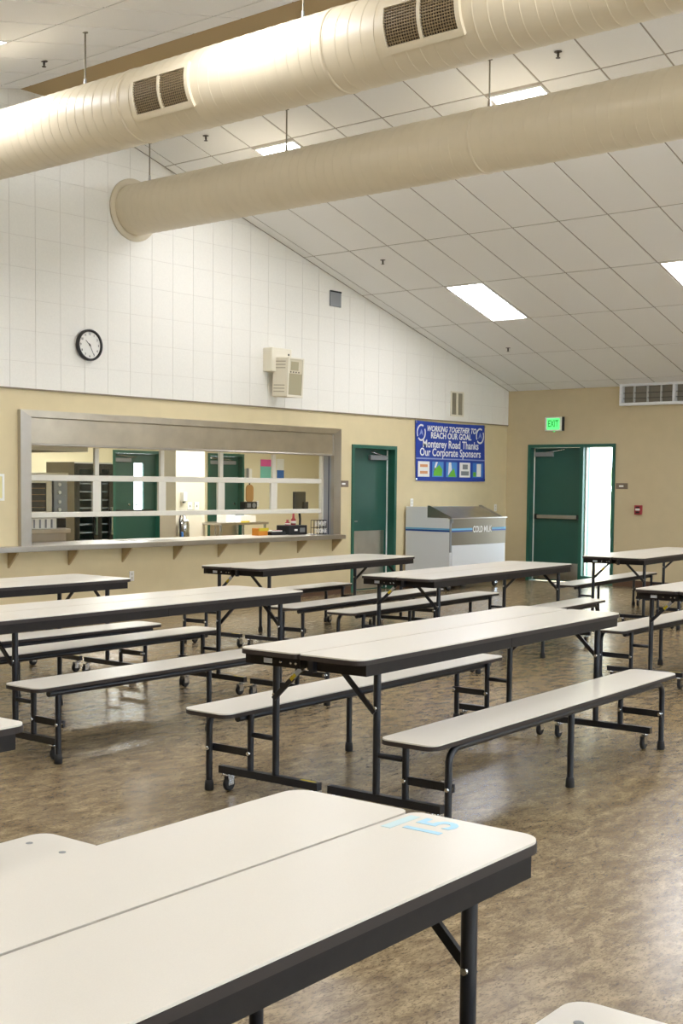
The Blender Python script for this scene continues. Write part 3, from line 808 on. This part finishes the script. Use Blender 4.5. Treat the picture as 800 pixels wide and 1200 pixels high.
for k, (fc, kind) in enumerate((('paper', 0), ('sky', 1), ('sky', 2), ('paper', 3), ('pblue', 4))):
    x = -.70+.36*k; e = thing('sponsor_card', None, None, (x, BT, -.27)); e.parent = bn
    box('card', -.15, .14, -.001, .001, -.115, .115, M[fc], e)
    if kind == 0:
        for z in (.05, -.05): box('print', -.10, .09, -.002, -.0012, z-.02, z+.02, M['salmon'], e)
    elif kind in (1, 2):
        MB().prism([(-.12, -.10), (.1, -.10), (.11, .0), (.03, .07), (-.05, .02), (-.1, .03)] if kind == 1 else [(-.10, -.11), (.11, -.11), (.06, .02), (-.02, -.03)], wallpoly, -.0012, -.002).build('print', M['lime'], e)
        MB().prism([(-.06, .11), (-.01, .11), (-.08, -.02), (-.12, -.02)] if kind == 1 else [(-.08, .11), (-.02, .11), (.0, .0), (-.1, -.09)], wallpoly, -.0012, -.002).build('print', M['btext'], e)
    elif kind == 3:
        box('print', -.07, .07, -.002, -.0012, .01, .085, M['grey'], e); box('print', -.11, .10, -.002, -.0012, -.085, -.02, M['grey'], e)
    else:
        box('print', -.04, .08, -.002, -.0012, -.1, .1, M['paper'], e); box('print', -.14, -.06, -.002, -.0012, -.1, -.03, M['lime'], e)
for x in (-.90, .91):
    for z in (-.42, .42): MB().lathe([(.012, 0), (.016, -.003)], (x+(.02 if z < 0 else 0), BT+.004, z), 12, 'y').build('grommet', M['chrome'], bn)

# milk cooler
mc = thing('milk_cooler', 'white and stainless chest milk cooler against the tan wall', 'cooler', (14.87, 10.45, 0))
CW, CD = 1.46, .79
zc0 = .13
side = [(.0, zc0), (CD, zc0), (CD, 1.205), (.40, 1.205), (.40, 1.05), (0, 1.05)]
bevel(MB().prism(side, lambda a, b, d: (d, a, b), 0, .03).build('side_panel', M['cooler'], mc), .004)
sideR = [(.0, zc0), (CD, zc0), (CD, 1.05), (0, 1.05)]
bevel(MB().prism(sideR, lambda a, b, d: (d, a, b), CW-.03, CW).build('side_panel', M['cooler'], mc), .004)
box('body', .0302, CW-.0302, .002, CD-.01, zc0+.01, 1.045, M['cooler'], mc)
bevel(box('rear_housing', .0302, CW-.20, .40, CD, 1.046, 1.20, M['cooler'], mc), .004)
box('front_panel', .034, CW-.004, -.008, .0015, .66, 1.045, mat('cooler_steel', '#857d6e', .4, .9), mc)
bevel(box('lower_door', .05, CW-.03, -.012, -.0085+.01, zc0+.03, .655, M['cooler'], mc), .006)
box('corner_post', -.004, .033, -.012, .0015, .56, 1.05, M['grey'], mc)
MB().prism([(.012, 1.052), (.40, 1.205), (.41, 1.19), (.02, 1.04)], lambda a, b, d: (d, a, b), .02, CW-.12).build('slanted_lid', M['steel'], mc)
for x in (.0, CW-.13):
    MB().prism([(-.02, 1.052), (.0, 1.075), (.36, 1.225), (.399, 1.225), (.399, 1.052)], lambda a, b, d: (d, a, b), x, x+.014).build('lid_cheek', M['steel2'], mc)
bevel(box('lid_edge', -.01, CW+.004, -.035, .02, 1.038, 1.056, M['steel2'], mc), .004)
box('lid_latch', -.01, .02, -.045, -.03, .98, 1.04, M['grey'], mc)
box('side_stripe', -.003, -.0005, .0, CD, .852, .878, M['stripeb'], mc); box('side_stripe', -.003, -.0005, .0, CD, .880, .902, M['stripec'], mc)
for x0, x1 in ((.034, .56), (1.08, CW-.004)):
    box('front_stripe', x0, x1, -.0105, -.0085, .852, .872, M['stripeb'], mc); box('front_stripe', x0, x1, -.0105, -.0085, .874, .902, M['stripec'], mc)
text('lettering', 'COLD MILK', .13, (.82, -.0095, .878), WALLROT, M['paper'], mc, ext=.0008, bold=.003, sx=.72)
for x in (.12, CW-.12):
    for y in (.10, CD-.1):
        cs = MB().box(x-.03, x+.03, y-.03, y-.024, .05, .13).box(x-.03, x+.03, y+.024, y+.03, .05, .13).build('caster', M['chrome'], mc)
        MB().lathe([(.05, -.018), (.06, -.012), (.06, .012), (.05, .018)], (x, y, .06), 20, 'y').build('wheel', M['rubber'], cs)

# ================================================================== KITCHEN BEHIND THE WINDOW
kb = MB(); D3 = (14.41, 15.54); D4 = (16.70, 17.66)
for x0, x1, z0, z1 in ((KX0-.2, D3[0]+.02, 0, KZ), (D3[0]+.02, D3[1]-.02, 2.06, KZ), (D3[1]-.02, D4[0]+.02, 0, KZ), (D4[0]+.02, D4[1]-.02, 2.06, KZ), (D4[1]-.02, KX1+.2, 0, KZ)): kb.box(x0, x1, KY, KY+.2, z0, z1)
kb.build('wall_kitchen_far', M['cream'], kind='structure')
box('wall_kitchen_left', KX0-.2, KX0, YA+T, KY, 0, KZ, M['cream'], kind='structure')
box('wall_kitchen_right', KX1, KX1+.2, YA+T, KY, 0, KZ, M['cream'], kind='structure')
box('wall_kitchen_near', XB+.2, KX1+.2, YA, YA+T, 0, KZ, M['cream'], kind='structure')
box('ceiling_kitchen', KX0-.2, KX1+.2, YA+T, KY+.2, KZ, KZ+.1, M['white'], kind='structure')
def kitchen_door(name, x0, x1, lite, label):
    d = thing(name, label, None, kind='structure'); zt = 2.078
    fr = MB().box(x0, x0+.05, KY-.02, KY+.2, 0, zt).box(x1-.05, x1, KY-.02, KY+.2, 0, zt).box(x0+.05, x1-.05, KY-.02, KY+.2, zt-.05, zt)
    fr.build('door_frame', M['green2'], d)
    ly = KY+.1; a, b = x0+.053, x1-.053; lf = MB()
    if lite:
        la, lb, za, zb = 14.98, 15.20, .95, 1.86
        lf.box(a, la, ly, ly+.045, .01, zt-.053); lf.box(lb, b, ly, ly+.045, .01, zt-.053); lf.box(la, lb, ly, ly+.045, .01, za); lf.box(la, lb, ly, ly+.045, zb, zt-.053)
        box('glass_pane', la, lb, ly+.018, ly+.026, za, zb, M['frost'], d)
    else: lf.box(a, b, ly, ly+.045, .01, zt-.053)
    lf.build('door_leaf', M['green'], d)
    if not lite: box('kick_plate', a+.02, b-.02, ly-.004, ly-.0005, .03, .75, M['steel'], d)
    closer(d, a+.06, a+.42 if lite else b-.1, ly, zt-.17, a+.5)
    for x in (a+.40, a+.57) if lite else (b-.1,): MB().lathe([(.02, -.015), (.025, -.0005)], (x, ly, 1.12), 12, 'y').build('lock', M['chrome'], d)
    if lite: bevel(box('panic_bar', a+.05, b-.1, ly-.06, ly-.01, .98, 1.03, M['dark'], d), .006)
kitchen_door('door_3', D3[0], D3[1], True, 'green kitchen door with a narrow bright glass strip')
kitchen_door('door_4', D4[0], D4[1], False, 'plain green kitchen door with kick plate')
box('ground_kitchen_side', 8, XB+.2, KY+.25, 45, -.16, -.06, M['conc'], kind='structure')
# column with switches
kc = MB().box(12.86, 13.455, 14.0, 14.35, 0, KZ).build('wall_kitchen_column', mat('column_paint', '#ddd6c3', .6), kind='structure')
sw = thing('switch_plates', 'pair of white switch plates on the bright kitchen column', 'switch', (13.2, 14.0, 1.17))
for x in (-.06, .08): bevel(box('cover_plate', x-.05, x+.05, -.008, 0, -.06, .06, M['plate'], sw), .003); box('toggle', x-.008, x+.008, -.016, -.0085, -.015, .015, M['grey'], sw)
so = thing('soap_dispenser', 'small white dispenser on the kitchen column', 'dispenser', (12.99, 14.0, 1.30))
bevel(box('case', -.04, .04, -.07, 0, -.06, .08, M['plate'], so), .01); box('spout', -.015, .015, -.06, -.02, -.085, -.0605, M['grey'], so)
# kitchen lights
for x, y in ((9.5, 13.2), (13.2, 12.9), (17.5, 14.8), (13.0, 15.6)):
    t = thing('ceiling_light', 'lit light panel in the kitchen ceiling, out of view', 'ceiling light', (x, y, KZ), (0, 0, 0), 'kitchen ceiling lights')
    fr = MB()
    for q in ((-.6, .6, -.3, -.28), (-.6, .6, .28, .3), (-.6, -.58, -.28, .28), (.58, .6, -.28, .28)): fr.box(*q, -.02, 0)
    fr.build('frame', M['lampframe'], t); box('diffuser', -.58, .58, -.28, .28, -.012, -.006, M['klamp'], t)
# extinguisher
fe = thing('fire_extinguisher', 'silver fire extinguisher on the kitchen column behind the counter', 'extinguisher', (12.92, 13.89, .52))
MB().lathe([(.07, 0), (.085, .01), (.085, .38), (.075, .43), (.04, .47), (.025, .49), (.025, .51)], (0, 0, 0), 24).build('cylinder', M['chrome'], fe)
box('valve', -.02, .02, -.02, .02, .51, .54, M['rubber'], fe); box('label_band', -.0865, -.06, -.06, -.02, .15, .27, M['pblue'], fe)
MB().tube([(-.05, 0, .55), (.06, 0, .57)], .008, 8).tube([(-.05, 0, .535), (.06, 0, .53)], .007, 8).build('handle', M['rubber'], fe)
MB().tube([(-.02, 0, .525), (-.07, -.01, .53), (-.1, -.02, .45), (-.095, -.03, .2)], .011, 8).build('hose', M['rubber'], fe)
# tall cabinets
def tall_cabinet(x0, x1, y0, y1, h_, label, shelves):
    t = thing('holding_cabinet', label, 'cabinet', (x0, y0, 0)); W, D = x1-x0, y1-y0
    b = MB().box(0, .03, 0, D, .12, h_).box(W-.03, W, 0, D, .12, h_).box(.03, W-.03, D-.03, D, .12, h_).box(.03, W-.03, 0, D-.03, h_-.06, h_).box(.03, W-.03, 0, D-.03, .12, .2)
    b.build('body', M['steel2'], t)
    fr = MB()
    for q in ((.0, .07, .16, h_-.02), (W-.07, W, .16, h_-.02), (.07, W-.07, h_-.10, h_-.02), (.07, W-.07, .16, .24)): fr.box(q[0], q[1], -.03, -.001, q[2], q[3])
    fr.build('door_frame', M['dark'], t); box('door_glass', .07, W-.07, -.018, -.012, .24, h_-.10, M['glass'], t)
    box('handle', W-.06, W-.035, -.07, -.0305, .75, 1.15, M['chrome'], t)
    for k in range(shelves):
        z = .3+k*(h_-.5)/shelves; box('tray', .035, W-.035, .02, D-.06, z, z+.02, M['grey'], t)
    box('inner_back', .031, W-.031, D-.05, D-.031, .2, h_-.06, M['dark'], t)
    for x in (.06, W-.06):
        for y in (.06, D-.06): MB().lathe([(.025, 0), (.025, .118)], (x, y, 0), 12).build('foot', M['rubber'], t)
    return t
tall_cabinet(11.46, 11.86, 14.6, 15.25, 1.80, 'tall glass-fronted holding cabinet with stainless side, left one in the kitchen', 11)
tall_cabinet(11.88, 12.16, 14.62, 15.25, 1.80, 'narrow tall glass-fronted cabinet beside the green kitchen door', 11)
# convection oven
ov = thing('convection_oven', 'double stainless convection oven at the left of the kitchen window', 'oven', (9.40, 13.2, 0))
box('body', 0, .84, .02, .9, .62, 1.60, M['steel2'], ov)
box('top_plate', -.01, .86, -.01, .9, 1.601, 1.63, M['steel'], ov)
dr = MB()
for q in ((.02, .10, 1.08, 1.58), (.50, .58, 1.08, 1.58), (.10, .50, 1.50, 1.58), (.10, .50, 1.08, 1.14)): dr.box(q[0], q[1], -.025, .019, q[2], q[3])
dro = dr.build('oven_door', M['steel'], ov); box('door_glass', .10, .50, -.015, -.008, 1.14, 1.50, M['dark'], dro)
for k in range(4): box('rack', .11, .49, -.018, -.0155, 1.19+.08*k, 1.195+.08*k, M['tan'], dro)
MB().tube([(.06, -.06, 1.12), (.06, -.06, 1.54)], .012, 10).build('handle', M['dark'], dro)
cp = box('control_panel', .62, .83, -.02, .019, 1.08, 1.58, M['grey'], ov)
for z in (1.48, 1.38, 1.26, 1.16): MB().lathe([(.022, -.04), (.026, -.021)], (.70, 0, z), 14, 'y').build('knob', M['plate'], cp)
sh = box('grill_plate', 0, .66, -.02, .019, .92, 1.05, M['plate'], ov)
for k in range(7): box('slot', .03+.09*k, .055+.09*k, -.024, -.0205, .93, 1.04, M['grey'], sh)
box('switch_box', .67, .80, -.03, .019, .93, 1.05, M['dark'], ov)
bevel(box('shelf_edge', -.02, .86, -.05, .019, .86, .915, M['steel'], ov), .006)
for x in (.06, .78):
    for y in (.08, .82): MB().tube([(x, y, 0), (x, y, .62)], .025, 10).build('leg', M['dark'], ov)
hd = thing('exhaust_hood', 'stainless exhaust hood hanging at the top left of the kitchen window', 'hood', (8.4, 12.55, 1.89))
box('canopy_front', 0, 1.66, 0, .02, 0, .12, M['steel2'], hd); box('canopy_side', 1.641, 1.66, .021, 1.3, 0, .12, M['steel2'], hd); box('canopy_top', 0, 1.64, .021, 1.3, .10, .12, M['steel2'], hd)
box('flue', .4, 1.2, .4, 1.0, .121, KZ-1.89, M['steel2'], hd)
box('paper_cup_stack', 9.62, 9.70, 13.3, 13.38, 1.6305, 1.70, M['red'], label='small red carton on top of the oven', cat='carton')
# prep table and its things
pt = thing('prep_table', 'stainless prep table in the kitchen by the plain green door', 'table', (13.95, 13.6, 0))
bevel(box('table_top', -.55, .50, 0, .7, .885, .92, M['steel2'], pt), .004)
for x in (-.5, -.02, .46):
    for y in (.05, .65): MB().tube([(x, y, 0), (x, y, .884)], .02, 10).build('leg', M['chrome'], pt)
box('undershelf', -.52, .48, .04, .66, .30, .33, M['steel2'], pt)
t = thing('white_box', 'white carton on the left of the kitchen prep table', 'box', (13.66, 13.75, .9205)); bevel(box('carton', -.10, .10, -.1, .1, 0, .12, M['paper'], t), .003); box('tape_strip', -.101, .101, -.02, .02, .12, .121, M['tan'], t)
t = thing('white_box', 'wide white tray box on the right of the kitchen prep table', 'box', (14.05, 13.75, .9205)); bevel(box('carton', -.17, .16, -.1, .1, 0, .105, M['paper'], t), .003); box('yellow_strip', -.17, .02, -.105, -.1005, .0, .02, M['yellow'], t)
# things on the counter by the right end
CTZ = .8322; CYI = YA+.36
def onc(name, lb, cat, x, y=CYI): return thing(name, lb, cat, (x, y, CTZ))
t = onc('snack_carton', 'orange carton on the serving counter', 'carton', 12.20); bevel(box('carton', -.09, .09, -.06, .06, 0, .095, M['orange'], t), .003); box('flap', -.09, .09, -.075, -.061, .06, .10, M['yellow'], t)
t = onc('black_tray', 'low black tray with papers on the serving counter', 'tray', 12.46); b = MB().box(-.14, .14, -.1, .1, 0, .01).box(-.14, -.13, -.1, .1, .01, .045).box(.13, .14, -.1, .1, .01, .045).box(-.13, .13, -.1, -.09, .01, .045).box(-.13, .13, .09, .1, .01, .045); b.build('tray', M['rubber'], t); box('papers', -.10, .09, -.08, .08, .0455, .06, M['paper'], t); box('red_card', -.03, .09, -.08, .0, .0605, .064, M['red'], t)
t = onc('cash_box', 'black cash register box on the serving counter', 'cash register', 12.83); bevel(box('case', -.18, .18, -.12, .12, 0, .125, M['rubber'], t), .006); box('keypad', .03, .13, -.124, -.1205, .03, .09, M['grey'], t); box('white_label', -.08, -.02, -.123, -.1205, .05, .075, M['paper'], t)
for i, (x, hgt, lb) in enumerate(((12.74, .075, 'short red and white container on the black cash box'), (12.86, .16, 'taller red bottle on the black cash box'))):
    t = thing('sauce_bottle', lb, 'bottle', (x, CYI, CTZ+.1255)); r_ = .035
    MB().lathe([(r_, 0), (r_, hgt*.45), (r_*.5, hgt*.6), (r_*.4, hgt)], (0, 0, 0), 16).build('bottle', M['red'], t); MB().lathe([(r_*1.02, hgt*.15), (r_*1.02, hgt*.35)], (0, 0, 0), 16).build('label_band', M['paper'], t)
t = onc('register_screen', 'dark point of sale screen on a stand above the counter', 'screen', 13.09, CYI+.09)
MB().lathe([(.07, 0), (.07, .015), (.02, .02)], (0, 0, 0), 20).build('foot', M['rubber'], t)
MB().tube([(0, 0, .018), (.03, .02, .2), (-.02, .0, .36)], .016, 10).build('stand', M['rubber'], t)
bevel(box('screen', -.15, .09, -.03, .0, .34, .58, M['dark'], t), .006); box('reader', .04, .12, -.05, -.0305, .34, .44, M['rubber'], t)
wb_ = onc('wire_basket', 'black wire basket sign reading be the best you can be', 'basket', 13.07, YA+.085)
wr = MB(); bw, bh, bd = .125, .195, .03
for z in (0.004, .095, bh):
    wr.tube([(-bw, -bd, z), (bw, -bd, z)], .004, 6).tube([(-bw, bd, z), (bw, bd, z)], .004, 6)
for k in range(5):
    x = -bw+2*bw*k/4; wr.tube([(x, -bd, 0), (x, -bd, bh)], .0035, 6).tube([(x, bd, 0), (x, bd, bh)], .0035, 6)
for x in (-bw, bw):
    for z in (.004, bh): wr.tube([(x, -bd, z), (x, bd, z)], .004, 6)
wr.build('wire_frame', M['rubber'], wb_)
text('lettering', 'BE THE BEST', .075, (0, -bd-.006, .145), WALLROT, M['paper'], wb_, ext=.001, bold=.001, sx=.56)
text('lettering', 'YOU CAN BE', .075, (0, -bd-.006, .05), WALLROT, M['paper'], wb_, ext=.001, bold=.001, sx=.58)
# things on the kitchen far wall
def sheet_on(x0, x1, z0, z1, m, lb, name='paper_notice', extra=None):
    t = thing(name, lb, 'notice', ((x0+x1)/2, KY, (z0+z1)/2)); a, b = (x1-x0)/2, (z1-z0)/2
    box('sheet', -a, a, -.006, 0, -b, b, m, t)
    if extra: box('band', -a, a, -.008, -.0062, extra[0]*b, b*extra[1], extra[2], t)
sheet_on(18.13, 18.46, 1.60, 1.99, M['teal'], 'pink and teal paper notice on the kitchen wall', extra=(.3, 1, M['pink']))
sheet_on(18.60, 18.81, 1.60, 2.01, M['paper'], 'white and blue paper notice on the kitchen wall', extra=(-.95, -.1, M['pblue']))
ph = thing('wall_phone', 'white telephone on the kitchen wall beside the plain green door', 'phone', (17.76, KY, 1.70)); bevel(box('base', -.09, .09, -.05, 0, -.1, .1, M['plate'], ph), .01); bevel(box('handset', -.085, -.03, -.09, -.051, -.11, .11, M['grey'], ph), .015)
bg_ = thing('hanging_board', 'tan wooden paddle hanging on the kitchen wall', 'board', (17.82, KY, 1.32)); MB().prism(round_rect(-.1, .1, -.17, .17, .08, 6), wallpoly, 0, -.02).build('board', M['tan'], bg_); box('loop', -.012, .012, -.015, -.003, .1705, .20, M['rubber'], bg_)
rd = thing('radio', 'small dark radio on a bracket on the kitchen wall', 'radio', (17.72, KY, 1.02)); bevel(box('case', -.16, .18, -.14, 0, 0, .14, M['rubber'], rd), .01); box('dial', -.10, .0, -.146, -.1405, .03, .11, M['grey'], rd); MB().lathe([(.05, -.146), (.05, -.1405)], (.09, 0, .07), 18, 'y').build('speaker_cone', M['grey'], rd)
outlet(18.05, 1.12, 'small grey plate low on the kitchen wall below the notices', y=KY)
